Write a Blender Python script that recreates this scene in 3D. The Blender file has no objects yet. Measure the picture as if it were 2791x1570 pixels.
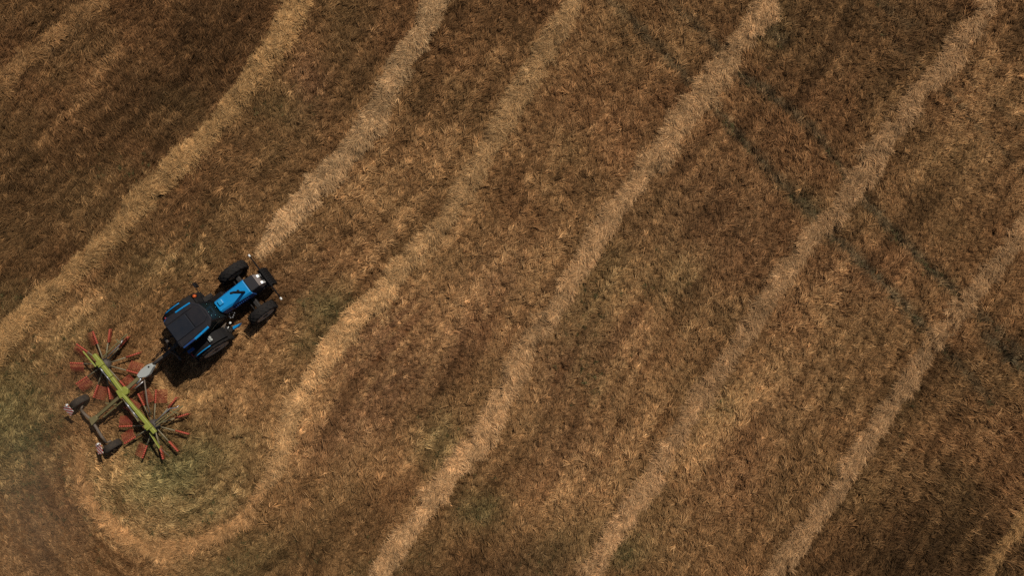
import bpy, bmesh, math, random
import numpy as np
from mathutils import Vector, Matrix

R = math.radians
SC = bpy.context.scene
COL = SC.collection

# ------------------------------------------------------------------ camera, sky, sun, exposure
CAM_H, PPM, CX, CY = 30.0, 68.0, 1395.5, 785.0
cam_d = bpy.data.cameras.new('camera'); cam = bpy.data.objects.new('camera', cam_d); COL.objects.link(cam)
cam.location = (0, 0, CAM_H); cam.rotation_euler = (0, 0, 0)
cam_d.sensor_width = 36.0
cam_d.lens = 36.0 * CAM_H / (2791.0 / PPM)
cam_d.clip_start = 0.1; cam_d.clip_end = 3000
SC.camera = cam

SUN_AZ, SUN_EL = 52.0, 48.0            # azimuth counted from +X towards +Y
world = bpy.data.worlds.new('World'); SC.world = world; world.use_nodes = True
wn = world.node_tree; bg = wn.nodes['Background']
sky = wn.nodes.new('ShaderNodeTexSky'); sky.sky_type = 'NISHITA'; sky.sun_disc = False
sky.sun_elevation = R(SUN_EL); sky.sun_rotation = R(90 - SUN_AZ)
sky.altitude = 300; sky.dust_density = 2.0
wn.links.new(sky.outputs['Color'], bg.inputs['Color']); bg.inputs['Strength'].default_value = 0.05
sd = bpy.data.lights.new('sun', 'SUN'); sun = bpy.data.objects.new('sun', sd); COL.objects.link(sun)
sd.energy = 5.0; sd.angle = R(0.5); sd.color = (1.0, 0.92, 0.80)
sv = Vector((math.cos(R(SUN_EL)) * math.cos(R(SUN_AZ)), math.cos(R(SUN_EL)) * math.sin(R(SUN_AZ)), math.sin(R(SUN_EL))))
sun.rotation_euler = sv.to_track_quat('Z', 'Y').to_euler(); sun.location = sv * 60
SC.view_settings.view_transform = 'Standard'; SC.view_settings.look = 'None'
SC.view_settings.exposure = -0.48; SC.view_settings.gamma = 1.0; SC.view_settings.use_curve_mapping = False
SC.render.engine = 'CYCLES'
SC.cycles.max_bounces = 5; SC.cycles.diffuse_bounces = 3
try:
    SC.cycles.use_denoising = False
except Exception:
    pass

rng = np.random.default_rng(7)
random.seed(7)

# ------------------------------------------------------------------ small helpers
def tag(o, label=None, cat=None, group=None, kind=None):
    if label: o['label'] = label
    if cat: o['category'] = cat
    if group: o['group'] = group
    if kind: o['kind'] = kind
    return o

def empty(name, loc, rz=0.0):
    o = bpy.data.objects.new(name, None); COL.objects.link(o)
    o.location = loc; o.rotation_euler = (0, 0, rz); o.empty_display_size = 0.3
    return o

def world_xy(px, py, z=0.0):           # source photo pixel -> place on the field at height z
    k = (CAM_H - z) / CAM_H / PPM
    return ((px - CX) * k, -(py - CY) * k)

DISP = 2791.0 / 2576.0
def dxy(x, y):                          # reading off the 2576 px wide view
    return world_xy(x * DISP, y * DISP)

# ---- value noise in numpy
_tab = rng.random((256, 256))
def vnoise(x, y, off=0):
    x = np.asarray(x, float) + off * 17.31; y = np.asarray(y, float) + off * 9.77
    xi = np.floor(x).astype(int); yi = np.floor(y).astype(int)
    fx = x - xi; fy = y - yi
    fx = fx * fx * (3 - 2 * fx); fy = fy * fy * (3 - 2 * fy)
    a = _tab[xi & 255, yi & 255]; b = _tab[(xi + 1) & 255, yi & 255]
    c = _tab[xi & 255, (yi + 1) & 255]; d = _tab[(xi + 1) & 255, (yi + 1) & 255]
    return (a * (1 - fx) + b * fx) * (1 - fy) + (c * (1 - fx) + d * fx) * fy

def fbm(x, y, off=0, n=3):
    s = 0; a = 0.5; t = 0
    for i in range(n):
        s = s + a * vnoise(x, y, off + i * 3); t += a
        x = np.asarray(x) * 2.03; y = np.asarray(y) * 2.03; a *= 0.5
    return s / t                        # 0..1, mean 0.5

# ------------------------------------------------------------------ materials
def mat(name, col, rough=0.6, metal=0.0, spec=0.5, noise=0.0, nscale=8.0, bump=0.0, bscale=60.0, coat=0.0):
    m = bpy.data.materials.new(name); m.use_nodes = True
    nt = m.node_tree; p = nt.nodes['Principled BSDF']
    p.inputs['Roughness'].default_value = rough; p.inputs['Metallic'].default_value = metal
    p.inputs['Specular IOR Level'].default_value = spec
    p.inputs['Coat Weight'].default_value = coat
    if noise > 0:
        tc = nt.nodes.new('ShaderNodeTexCoord')
        nz = nt.nodes.new('ShaderNodeTexNoise'); nz.inputs['Scale'].default_value = nscale; nz.inputs['Detail'].default_value = 6
        nz.inputs['Roughness'].default_value = 0.65
        rp = nt.nodes.new('ShaderNodeValToRGB')
        rp.color_ramp.elements[0].position = 0.3; rp.color_ramp.elements[1].position = 0.72
        dust = (0.17, 0.115, 0.07)
        rp.color_ramp.elements[0].color = (*[c * (1 - 0.35 * noise) for c in col], 1)
        rp.color_ramp.elements[1].color = (*[c * (1 - noise * 0.5) + d * noise * 0.5 for c, d in zip(col, dust)], 1)
        nt.links.new(tc.outputs['Object'], nz.inputs['Vector'])
        nt.links.new(nz.outputs['Fac'], rp.inputs['Fac']); nt.links.new(rp.outputs['Color'], p.inputs['Base Color'])
        mr = nt.nodes.new('ShaderNodeMapRange'); mr.inputs['To Min'].default_value = max(0.05, rough - 0.12); mr.inputs['To Max'].default_value = min(1, rough + 0.2)
        nt.links.new(nz.outputs['Fac'], mr.inputs['Value']); nt.links.new(mr.outputs['Result'], p.inputs['Roughness'])
        if bump > 0:
            nb = nt.nodes.new('ShaderNodeTexNoise'); nb.inputs['Scale'].default_value = bscale; nb.inputs['Detail'].default_value = 4
            bp = nt.nodes.new('ShaderNodeBump'); bp.inputs['Strength'].default_value = bump; bp.inputs['Distance'].default_value = 0.01
            nt.links.new(tc.outputs['Object'], nb.inputs['Vector']); nt.links.new(nb.outputs['Fac'], bp.inputs['Height'])
            nt.links.new(bp.outputs['Normal'], p.inputs['Normal'])
    else:
        p.inputs['Base Color'].default_value = (*col, 1)
    return m

def straw_material(name):
    m = bpy.data.materials.new(name); m.use_nodes = True
    nt = m.node_tree; p = nt.nodes['Principled BSDF']
    p.inputs['Roughness'].default_value = 0.75; p.inputs['Specular IOR Level'].default_value = 0.08
    at = nt.nodes.new('ShaderNodeAttribute'); at.attribute_type = 'INSTANCER'; at.attribute_name = 'tint'
    bv = nt.nodes.new('ShaderNodeAttribute'); bv.attribute_type = 'GEOMETRY'; bv.attribute_name = 'blade_tone'
    mx = nt.nodes.new('ShaderNodeMix'); mx.data_type = 'RGBA'; mx.blend_type = 'MULTIPLY'; mx.inputs['Factor'].default_value = 1
    nt.links.new(at.outputs['Color'], mx.inputs['A']); nt.links.new(bv.outputs['Color'], mx.inputs['B'])
    nt.links.new(mx.outputs['Result'], p.inputs['Base Color'])
    tr = nt.nodes.new('ShaderNodeBsdfTranslucent'); nt.links.new(mx.outputs['Result'], tr.inputs['Color'])
    ms = nt.nodes.new('ShaderNodeMixShader'); ms.inputs['Fac'].default_value = 0.05
    nt.links.new(p.outputs['BSDF'], ms.inputs[1]); nt.links.new(tr.outputs['BSDF'], ms.inputs[2])
    nt.links.new(ms.outputs['Shader'], nt.nodes['Material Output'].inputs['Surface'])
    return m

def vcol_material(name, gain=1.0):
    """colour carried by the mesh (soil, hay bed), broken up by fine noise, with fine relief"""
    m = bpy.data.materials.new(name); m.use_nodes = True
    nt = m.node_tree; p = nt.nodes['Principled BSDF']; p.inputs['Roughness'].default_value = 0.9; p.inputs['Specular IOR Level'].default_value = 0.1
    at = nt.nodes.new('ShaderNodeAttribute'); at.attribute_name = 'soil'
    tc = nt.nodes.new('ShaderNodeTexCoord')
    nz = nt.nodes.new('ShaderNodeTexNoise'); nz.inputs['Scale'].default_value = 9; nz.inputs['Detail'].default_value = 8; nz.inputs['Roughness'].default_value = 0.75
    mr = nt.nodes.new('ShaderNodeMapRange'); mr.inputs['From Min'].default_value = 0.25; mr.inputs['From Max'].default_value = 0.75
    mr.inputs['To Min'].default_value = 0.45 * gain; mr.inputs['To Max'].default_value = 1.5 * gain
    mx = nt.nodes.new('ShaderNodeVectorMath'); mx.operation = 'SCALE'
    nt.links.new(tc.outputs['Object'], nz.inputs['Vector']); nt.links.new(nz.outputs['Fac'], mr.inputs['Value'])
    nt.links.new(at.outputs['Color'], mx.inputs[0]); nt.links.new(mr.outputs['Result'], mx.inputs['Scale'])
    nt.links.new(mx.outputs['Vector'], p.inputs['Base Color'])
    bp = nt.nodes.new('ShaderNodeBump'); bp.inputs['Strength'].default_value = 0.9; bp.inputs['Distance'].default_value = 0.06
    nt.links.new(nz.outputs['Fac'], bp.inputs['Height']); nt.links.new(bp.outputs['Normal'], p.inputs['Normal'])
    return m

M_SOIL = vcol_material('soil'); M_BED = vcol_material('hay_bed'); M_STRAW = straw_material('straw')
M_BLUE = mat('blue_paint', (0.0, 0.25, 0.60), 0.42, spec=0.3, noise=0.16, nscale=5, coat=0.1)
M_BLUE2 = mat('dark_blue_paint', (0.004, 0.05, 0.19), 0.45, noise=0.2, nscale=6)
M_ROOF = mat('roof_plastic', (0.012, 0.013, 0.019), 0.65, spec=0.25, noise=0.14, nscale=3, bump=0.15, bscale=120)
M_ROOF2 = mat('roof_hatch_plastic', (0.010, 0.014, 0.023), 0.6, spec=0.25, noise=0.12, nscale=2.5)
M_BLACK = mat('black_plastic', (0.006, 0.006, 0.007), 0.7, spec=0.2, noise=0.08, nscale=9)
M_IRON = mat('cast_iron', (0.012, 0.012, 0.013), 0.65, noise=0.25, nscale=9, bump=0.3)
M_RUBBER = mat('tyre_rubber', (0.011, 0.011, 0.012), 0.85, spec=0.2, noise=0.18, nscale=10, bump=0.2, bscale=90)
M_RIM = mat('pale_rim', (0.38, 0.34, 0.28), 0.5, noise=0.4, nscale=7)
M_GREY = mat('grille_grey', (0.16, 0.13, 0.12), 0.55, noise=0.3, nscale=20)
M_WHITE = mat('lamp_white', (0.75, 0.75, 0.72), 0.25, noise=0.15, nscale=10)
M_AMBER = mat('amber_lens', (0.55, 0.10, 0.02), 0.25)
M_GLASS = bpy.data.materials.new('cab_glass'); M_GLASS.use_nodes = True
_p = M_GLASS.node_tree.nodes['Principled BSDF']; _p.inputs['Base Color'].default_value = (0.10, 0.16, 0.17, 1)
_p.inputs['Roughness'].default_value = 0.04; _p.inputs['Transmission Weight'].default_value = 0.9; _p.inputs['IOR'].default_value = 1.1
M_TEAL = mat('dashboard_teal', (0.02, 0.06, 0.07), 0.4, noise=0.3, nscale=10)
M_LIME = mat('lime_paint', (0.29, 0.32, 0.050), 0.5, noise=0.4, nscale=6)
M_OLIVE = mat('dusty_olive_paint', (0.17, 0.145, 0.055), 0.65, noise=0.7, nscale=6)
M_TAN = mat('dusty_steel', (0.14, 0.11, 0.085), 0.65, noise=0.7, nscale=6)
M_RED = mat('red_tine_paint', (0.46, 0.070, 0.036), 0.6, noise=0.45, nscale=10)
M_COVER = mat('pale_grey_cover', (0.40, 0.42, 0.40), 0.5, noise=0.25, nscale=5)
M_STEEL = mat('bright_steel', (0.45, 0.45, 0.46), 0.3, metal=0.6, noise=0.3, nscale=10)
M_ARM = mat('pale_dusty_steel', (0.23, 0.20, 0.12), 0.55, noise=0.6, nscale=9)
M_DKGREY = mat('dusty_dark_grey', (0.055, 0.048, 0.045), 0.6, noise=0.6, nscale=7)

def board_material():
    m = bpy.data.materials.new('striped_board'); m.use_nodes = True
    nt = m.node_tree; p = nt.nodes['Principled BSDF']; p.inputs['Roughness'].default_value = 0.4
    tc = nt.nodes.new('ShaderNodeTexCoord'); sp = nt.nodes.new('ShaderNodeSeparateXYZ')
    ad = nt.nodes.new('ShaderNodeMath'); ad.operation = 'ADD'
    md = nt.nodes.new('ShaderNodeMath'); md.operation = 'PINGPONG'; md.inputs[1].default_value = 0.085
    gt = nt.nodes.new('ShaderNodeMath'); gt.operation = 'GREATER_THAN'; gt.inputs[1].default_value = 0.0425
    mx = nt.nodes.new('ShaderNodeMix'); mx.data_type = 'RGBA'
    mx.inputs['A'].default_value = (0.62, 0.55, 0.50, 1); mx.inputs['B'].default_value = (0.42, 0.04, 0.035, 1)
    nt.links.new(tc.outputs['Object'], sp.inputs[0]); nt.links.new(sp.outputs['X'], ad.inputs[0]); nt.links.new(sp.outputs['Y'], ad.inputs[1])
    nt.links.new(ad.outputs[0], md.inputs[0]); nt.links.new(md.outputs[0], gt.inputs[0])
    nt.links.new(gt.outputs[0], mx.inputs['Factor']); nt.links.new(mx.outputs['Result'], p.inputs['Base Color'])
    return m
M_BOARD = board_material()

# ------------------------------------------------------------------ the rows of hay (read off in view pixels)
def smooth_path(pts, step=0.25):
    P = np.array(pts, float)
    for _ in range(3):                                    # Chaikin corner cutting
        Q = [P[0]]
        for a, b in zip(P[:-1], P[1:]):
            Q += [0.75 * a + 0.25 * b, 0.25 * a + 0.75 * b]
        Q.append(P[-1]); P = np.array(Q)
    d = np.r_[0, np.cumsum(np.hypot(*np.diff(P, axis=0).T))]
    s = np.linspace(0, d[-1], max(4, int(d[-1] / step)))
    return np.c_[np.interp(s, d, P[:, 0]), np.interp(s, d, P[:, 1])]

# name, points, half width (m), height, tint, straw density, label
ROWS = [
 dict(pts=[(-90,330),(0,225),(70,150),(150,85),(240,15),(330,-60)], w=0.62, h=0.10, tint=(0.348,0.188,0.077), dens=0.72,
      label='thin broken row of hay with dark holes in the top left corner'),
 dict(pts=[(-80,985),(0,880),(70,795),(155,715),(240,640),(350,520),(450,420),(520,345),(600,265),(690,130),(760,10),(800,-70)], w=0.60, h=0.26, tint=(0.447,0.260,0.107), dens=1.0,
      label='long golden hay windrow running up the left, first one past the thin broken row'),
 dict(pts=[(1120,-70),(1085,20),(1050,110),(1005,175),(965,245),(930,320),(885,370),(835,430),(760,520),(705,580),(655,640)], w=0.58, h=0.34, tint=(0.513,0.317,0.154), dens=1.35,
      label='pale thick hay windrow that ends right in front of the blue tractor'),
 dict(pts=[(1480,-70),(1440,20),(1370,130),(1310,230),(1250,330),(1200,430),(1150,520),(1080,600),(1010,670),(960,740),(890,810),(820,890),(770,970),(735,1040),(715,1110),(690,1180),(655,1235)], w=0.56, h=0.26, tint=(0.463,0.275,0.122), dens=0.95,
      label='hay windrow passing just right of the tractor and bending down past the rake'),
 dict(pts=[(1975,-70),(1930,10),(1865,100),(1790,200),(1720,290),(1650,390),(1590,470),(1530,560),(1480,640),(1430,720),(1370,800),(1310,890),(1270,990),(1220,1090),(1130,1190),(1080,1270),(1030,1340),(960,1420),(920,1520)], w=0.58, h=0.27, tint=(0.469,0.277,0.130), dens=0.95,
      label='long straight hay windrow through the middle of the field'),
 dict(pts=[(2530,-70),(2475,20),(2400,120),(2330,210),(2270,280),(2215,360),(2165,440),(2110,530),(2050,590),(1980,680),(1910,780),(1840,880),(1770,985),(1700,1090),(1640,1190),(1585,1290),(1535,1370),(1480,1440),(1430,1520)], w=0.62, h=0.20, tint=(0.426,0.249,0.118), dens=0.8,
      label='wide ragged hay windrow crossed by old wheel tracks right of the middle one'),
 dict(pts=[(2660,480),(2576,570),(2500,665),(2440,740),(2380,810),(2320,890),(2280,950),(2210,1050),(2150,1150),(2090,1250),(2020,1340),(1960,1420),(1900,1520)], w=0.55, h=0.17, tint=(0.408,0.238,0.112), dens=0.7,
      label='low dull hay windrow towards the right edge of the field'),
 dict(pts=[(2680,1160),(2600,1260),(2540,1340),(2480,1420),(2430,1520)], w=0.5, h=0.14, tint=(0.376,0.212,0.085), dens=0.5,
      label='short end of a hay windrow in the bottom right corner'),
 dict(pts=[(700,1150),(668,1225),(630,1290),(570,1345),(490,1380),(410,1390),(330,1365),(270,1310),(222,1240),(200,1170),(215,1130)], w=0.42, h=0.12, tint=(0.421,0.231,0.097), dens=0.8,
      label='curved loop of raked hay where the rake turned, below the red rotors'),
 dict(pts=[(560,980),(510,1000),(465,1025),(440,1000),(405,965)], w=0.30, h=0.17, tint=(0.481,0.279,0.116), dens=1.0,
      label='small fresh heap of hay just thrown out beside the rake rotor'),
]
for r in ROWS:
    r['h'] *= 0.9; r['w'] *= 0.84
    r['path'] = smooth_path([dxy(*p) for p in r['pts']])

def near_rows(x, y, skip_faint=False):
    """distance to the nearest row in units of its half width, and the tangent angle there"""
    best = np.full(x.shape, 99.0); ang = np.zeros(x.shape)
    for r in ROWS:
        P = r['path'][::2]; A = P[:-1]; B = P[1:]
        lo = P.min(0) - 4; hi = P.max(0) + 4
        sel = np.where((x > lo[0]) & (x < hi[0]) & (y > lo[1]) & (y < hi[1]))[0]
        if not len(sel): continue
        for a, b in zip(A, B):
            d = b - a; L2 = d @ d
            t = np.clip(((x[sel] - a[0]) * d[0] + (y[sel] - a[1]) * d[1]) / L2, 0, 1)
            dist = np.hypot(x[sel] - a[0] - t * d[0], y[sel] - a[1] - t * d[1]) / r['w']
            m = dist < best[sel]
            k = sel[m]; best[k] = dist[m]; ang[k] = math.atan2(d[1], d[0])
    return best, ang

def row_coords(x, y):
    """distance along and (signed) away from the nearest row, with the direction of that row"""
    best = np.full(x.shape, 1e9); U = np.zeros(x.shape); V = np.zeros(x.shape); A_ = np.zeros(x.shape)
    for ri, r in enumerate(ROWS[:9]):
        P = r['path'][::4]; s0 = 0.0
        for a, b in zip(P[:-1], P[1:]):
            d = b - a; L = math.hypot(*d); t = d / L
            px, py = x - a[0], y - a[1]
            al = px * t[0] + py * t[1]; ac = -px * t[1] + py * t[0]
            c = np.clip(al, 0, L); dist = np.hypot(al - c, ac)
            m = dist < best
            best = np.where(m, dist, best); U = np.where(m, s0 + al, U); V = np.where(m, np.copysign(dist, ac) + ri * 31.7, V); A_ = np.where(m, math.atan2(d[1], d[0]), A_)
            s0 += L
    return U, V, A_

# ------------------------------------------------------------------ what grows and lies where: colour of the field
def gauss(x, y, px, py, sx, sy, rot=0.0):
    cx, cy = dxy(px, py); k = DISP / PPM
    c, s = math.cos(R(rot)), math.sin(R(rot))
    u = ((x - cx) * c + (y - cy) * s) / (sx * k); v = (-(x - cx) * s + (y - cy) * c) / (sy * k)
    return np.exp(-0.5 * (u * u + v * v))

GREEN = [(20,1060,100,130,0,.9),(360,1250,140,70,-20,.5),(570,1200,90,60,30,.4),(90,1010,60,50,0,.6),(440,1190,130,55,20,1.0),(370,1120,60,45,0,.8),(560,1180,70,40,30,.5),(480,1270,120,45,10,.6),
         (820,785,50,45,0,.75),(805,840,60,35,30,.5),(1195,1285,45,40,0,.85),(1100,1110,40,60,0,.6),(1560,1390,45,40,0,.7),(1390,1400,90,45,30,.4),
         (1000,1410,120,50,30,.4),(620,1420,120,50,20,.5),(1930,60,35,50,0,.5),(1480,760,60,120,-20,.35),(1620,1250,50,60,0,.35),(120,880,120,40,30,.35),
         (690,270,60,40,0,.3),(450,650,120,60,30,.3),(1790,1010,60,60,0,.3),(2010,515,40,22,-45,.6),(1700,720,60,90,30,.3),(1470,930,50,60,30,.3),(2250,1020,50,40,0,.3),(300,430,60,40,0,.3),(30,770,50,40,0,.4)]
RED = [(950,860,110,45,35,.9),(1000,960,130,60,35,.8),(1400,900,110,110,20,.6),(900,1060,110,60,30,.7),(1230,720,90,50,40,.6),(1140,850,90,60,40,.6),
       (1310,1450,140,50,20,.5),(1430,1140,90,80,30,.45),(1540,860,80,60,30,.5),(780,200,30,60,0,.7),(2100,700,120,80,0,.25),(90,1330,120,90,0,.4),(1800,600,150,200,40,.35),(700,740,100,60,30,.4),(500,900,60,40,0,.4),(1890,1100,80,200,-30,.25)]
# lum: thinner hay cover and older, weathered straw is darker; fresh flat straw is paler; lens falloff at edges and corners is painted in too
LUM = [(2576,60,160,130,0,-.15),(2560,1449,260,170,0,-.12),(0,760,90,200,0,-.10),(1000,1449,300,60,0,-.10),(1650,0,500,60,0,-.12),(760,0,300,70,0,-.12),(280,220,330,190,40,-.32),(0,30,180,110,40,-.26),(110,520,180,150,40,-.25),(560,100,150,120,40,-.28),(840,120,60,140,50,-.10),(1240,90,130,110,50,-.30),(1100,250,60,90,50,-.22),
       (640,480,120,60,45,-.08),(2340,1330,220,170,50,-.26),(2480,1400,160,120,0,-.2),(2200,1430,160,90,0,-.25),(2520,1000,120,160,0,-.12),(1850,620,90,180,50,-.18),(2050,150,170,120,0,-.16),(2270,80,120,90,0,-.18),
       (1180,850,320,280,40,.20),(1430,1010,200,230,40,.16),(800,640,300,220,40,.05),(1850,900,350,300,50,.10),(330,1210,130,60,-20,.20),(700,1160,110,70,40,.10),(2460,290,90,150,20,.16),(1750,900,110,160,50,.05),(780,900,90,70,0,.05),(60,1340,170,110,0,.22),(20,1080,90,120,0,.15),(340,1240,140,80,-20,.50),(600,1230,90,70,40,.15),(560,1010,90,40,20,.18),(180,790,70,45,30,.12),
       (2540,300,80,300,0,.0),(820,1340,140,60,20,-.22),(1150,1430,170,40,0,-.18),(520,560,160,90,45,-.05),(1330,330,70,60,40,.08),(1900,470,120,120,40,-.08),(2180,380,160,130,0,-.10),(2300,700,160,130,0,-.05)]
# pale streaks of combed straw: from, to, half width, gain
STREAK = [((1270,650),(1090,890),22,.38),((1890,985),(1700,1190),26,.42),((1230,150),(1150,200),30,.35),((900,520),(1010,430),26,.25),((1140,330),(1100,420),24,.28),
          ((2120,690),(2060,780),30,.35),((2480,130),(2420,360),34,.30),((2540,380),(2440,480),26,.25),((230,740),(110,830),24,.35),((340,400),(150,560),16,.18),((310,110),(110,365),12,.35),
          ((300,1170),(420,1330),36,.35),((620,1110),(760,1010),30,.25),((860,980),(700,1100),24,.25),((1430,1230),(1330,1350),22,.35),((2460,1090),(2560,1250),44,.22),((1640,760),(1560,900),26,.2),((1000,540),(860,640),18,.2),((1470,1000),(1500,1120),30,.15),((960,1180),(880,1260),24,.22),((1930,760),(1860,860),20,.2)]
# dark wheel tracks across the rows, where the hay was pressed away and green stubble shows
TRACK = [((1590,70),(1720,200),9,.75),((1860,190),(2040,330),10,.9),((1800,280),(1900,400),9,.85),((2060,575),(2330,835),10,1.0),((2170,515),(2400,745),10,1.0),((2470,850),(2600,950),13,.95),((1990,490),(2060,545),10,.7),
         ((1720,200),(1800,280),8,.85),((1900,400),(2060,575),8,.85),((2040,330),(2170,515),8,.85),((2330,835),(2480,1010),8,.75),((2400,745),(2560,890),8,.8),((1740,70),(1860,190),8,.75),((1480,-40),(1590,70),8,.7),((1620,-40),(1740,70),8,.6),
         ((2200,10),(2270,70),10,.6),((2080,-40),(2420,290),3,.6),((2420,290),(2620,500),3,.55),((2250,20),(2560,330),3,.45),((60,170),(200,60),9,.5),((1900,60),(1960,110),14,.6)]

def seg_field(x, y, a, b, w):
    a = np.array(dxy(*a)); b = np.array(dxy(*b)); d = b - a
    t = np.clip(((x - a[0]) * d[0] + (y - a[1]) * d[1]) / (d @ d), 0, 1)
    dist = np.hypot(x - a[0] - t * d[0], y - a[1] - t * d[1]) / (w * DISP / PPM)
    return np.exp(-0.5 * dist ** 2)

def field_maps(x, y):
    w1 = fbm(x / 0.9, y / 0.9, 1) - 0.5; w2 = fbm(x / 0.9, y / 0.9, 5) - 0.5
    xw, yw = x + 0.7 * w1, y + 0.7 * w2                        # ragged patch edges
    g = np.zeros_like(x); rd = np.zeros_like(x); lum = np.ones_like(x); tr = np.zeros_like(x)
    for px, py, sx, sy, rot, a in GREEN: g = np.maximum(g, a * gauss(xw, yw, px, py, sx, sy, rot))
    for px, py, sx, sy, rot, a in RED: rd = np.maximum(rd, a * gauss(xw, yw, px, py, sx, sy, rot))
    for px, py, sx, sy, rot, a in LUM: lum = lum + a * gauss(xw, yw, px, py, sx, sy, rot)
    for a, b, w, gn in STREAK: lum = lum + gn * seg_field(xw, yw, a, b, w) * (0.35 + 1.3 * fbm(x / 0.35, y / 0.35, 21))
    for a, b, w, gn in TRACK: tr = np.maximum(tr, gn * seg_field(x + 0.12 * w1, y + 0.12 * w2, a, b, w) * (0.6 + 0.5 * fbm(x / 0.7, y / 0.7, 33)))
    u, v, _ = row_coords(x, y)
    v = v + 0.10 * w1; u = u + w2
    stripe = 0.55 * (fbm(u / 6.0, v / 0.8, 41) - 0.5) + 0.95 * (fbm(u / 3.0, v / 0.20, 45, 2) - 0.5)   # streaks the tines leave along the rows
    blot = fbm(x / 1.6, y / 1.6, 51) - 0.5
    mot = fbm(x / 0.45, y / 0.45, 61) - 0.5
    lum = lum * (1 + 1.0 * stripe + 0.30 * blot + 0.16 * mot)
    tuft = np.clip(fbm(u / 1.1, v / 0.3, 65) - 0.60, 0, 1) * np.clip(fbm(u / 5, v / 1.6, 69) * 2.2 - 0.6, 0, 1.4)
    lum = lum * (1 + 2.4 * tuft)
    hue = np.clip(0.5 + 1.6 * (fbm(x / 2.2, y / 2.2, 71) - 0.5), 0, 1)
    return g, rd, np.clip(1.05 * np.maximum(lum, .05) ** 1.25, 0.22, 2.3), np.clip(tr, 0, 1), hue

def mixc(a, b, t):
    return a * (1 - t[:, None]) + b * t[:, None]

# places where the straw is thin and short and the dusty soil shows
BARE = [(70,1330,150,130,0,1.0),(150,1180,70,90,0,.8),(1010,960,140,70,35,.7),(1430,980,120,150,30,.7),(940,860,90,40,35,.6),(1260,1180,90,60,30,.5),(1360,1080,90,70,30,.5),(650,730,110,60,35,.55),(330,1000,150,110,0,.55),(560,720,90,70,30,.5),(1330,1430,110,50,20,.5),(500,850,60,40,0,.5)]
def bare_map(x, y):
    b = np.zeros_like(x)
    for px, py, sx, sy, rot, a in BARE: b = np.maximum(b, a * gauss(x, y, px, py, sx, sy, rot))
    return b

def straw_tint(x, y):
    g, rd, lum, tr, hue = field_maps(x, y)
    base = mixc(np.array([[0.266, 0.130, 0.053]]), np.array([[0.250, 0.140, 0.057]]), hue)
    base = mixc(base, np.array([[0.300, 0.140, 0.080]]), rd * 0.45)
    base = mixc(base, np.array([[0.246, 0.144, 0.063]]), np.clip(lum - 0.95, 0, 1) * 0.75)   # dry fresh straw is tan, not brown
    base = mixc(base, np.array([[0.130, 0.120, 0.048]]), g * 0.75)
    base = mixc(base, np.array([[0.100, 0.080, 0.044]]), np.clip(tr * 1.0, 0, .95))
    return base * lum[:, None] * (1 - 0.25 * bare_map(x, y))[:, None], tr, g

def ground_z(x, y):
    z = 0.10 * (fbm(x / 6, y / 6, 2) - 0.5) + 0.07 * (fbm(x / 0.8, y / 0.8, 9) - 0.5) + 0.05 * (fbm(x / 0.3, y / 0.3, 13, 2) - 0.5)
    fall = np.clip((np.maximum(np.abs(x) - 22, np.abs(y) - 14)) / 10, 0, 1)
    return z * (1 - fall)

# ------------------------------------------------------------------ ground: one sheet out to the horizon
def axis(fine, step, far):
    a = np.arange(0, fine + 1e-6, step); out = [a[-1]]; s = step
    while out[-1] < far:
        s *= 1.35; out.append(out[-1] + s)
    p = np.r_[a, out[1:]]
    return np.r_[-p[:0:-1], p]
gx = axis(22.5, 0.13, 1500); gy = axis(14.0, 0.13, 1500)
GX, GY = np.meshgrid(gx, gy); fx, fy = GX.ravel(), GY.ravel()
fz = ground_z(fx, fy)
def grid_mesh(name, X, Y, Z, nu, nv):
    me = bpy.data.meshes.new(name)
    v = np.c_[X, Y, Z].astype(np.float32)
    i = np.arange((nv - 1) * (nu - 1)); rr = i // (nu - 1); cc = i % (nu - 1)
    a = rr * nu + cc
    q = np.c_[a, a + 1, a + nu + 1, a + nu]
    me.vertices.add(len(v)); me.vertices.foreach_set('co', v.ravel())
    me.loops.add(q.size); me.loops.foreach_set('vertex_index', q.ravel().astype(np.int32))
    me.polygons.add(len(q)); me.polygons.foreach_set('loop_start', (np.arange(len(q)) * 4).astype(np.int32))
    me.polygons.foreach_set('use_smooth', np.ones(len(q), bool))
    me.update(calc_edges=True); me.validate()
    return me
def set_color(me, name, c):
    at = me.attributes.new(name, 'FLOAT_COLOR', 'POINT')
    at.data.foreach_set('color', np.c_[c, np.ones(len(c))].astype(np.float32).ravel())
me = grid_mesh('field', fx, fy, fz, len(gx), len(gy))
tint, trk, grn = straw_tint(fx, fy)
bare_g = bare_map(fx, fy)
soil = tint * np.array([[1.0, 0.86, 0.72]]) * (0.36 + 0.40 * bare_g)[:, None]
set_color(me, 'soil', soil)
field = bpy.data.objects.new('field', me); COL.objects.link(field); me.materials.append(M_SOIL)
tag(field, kind='structure')

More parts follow.
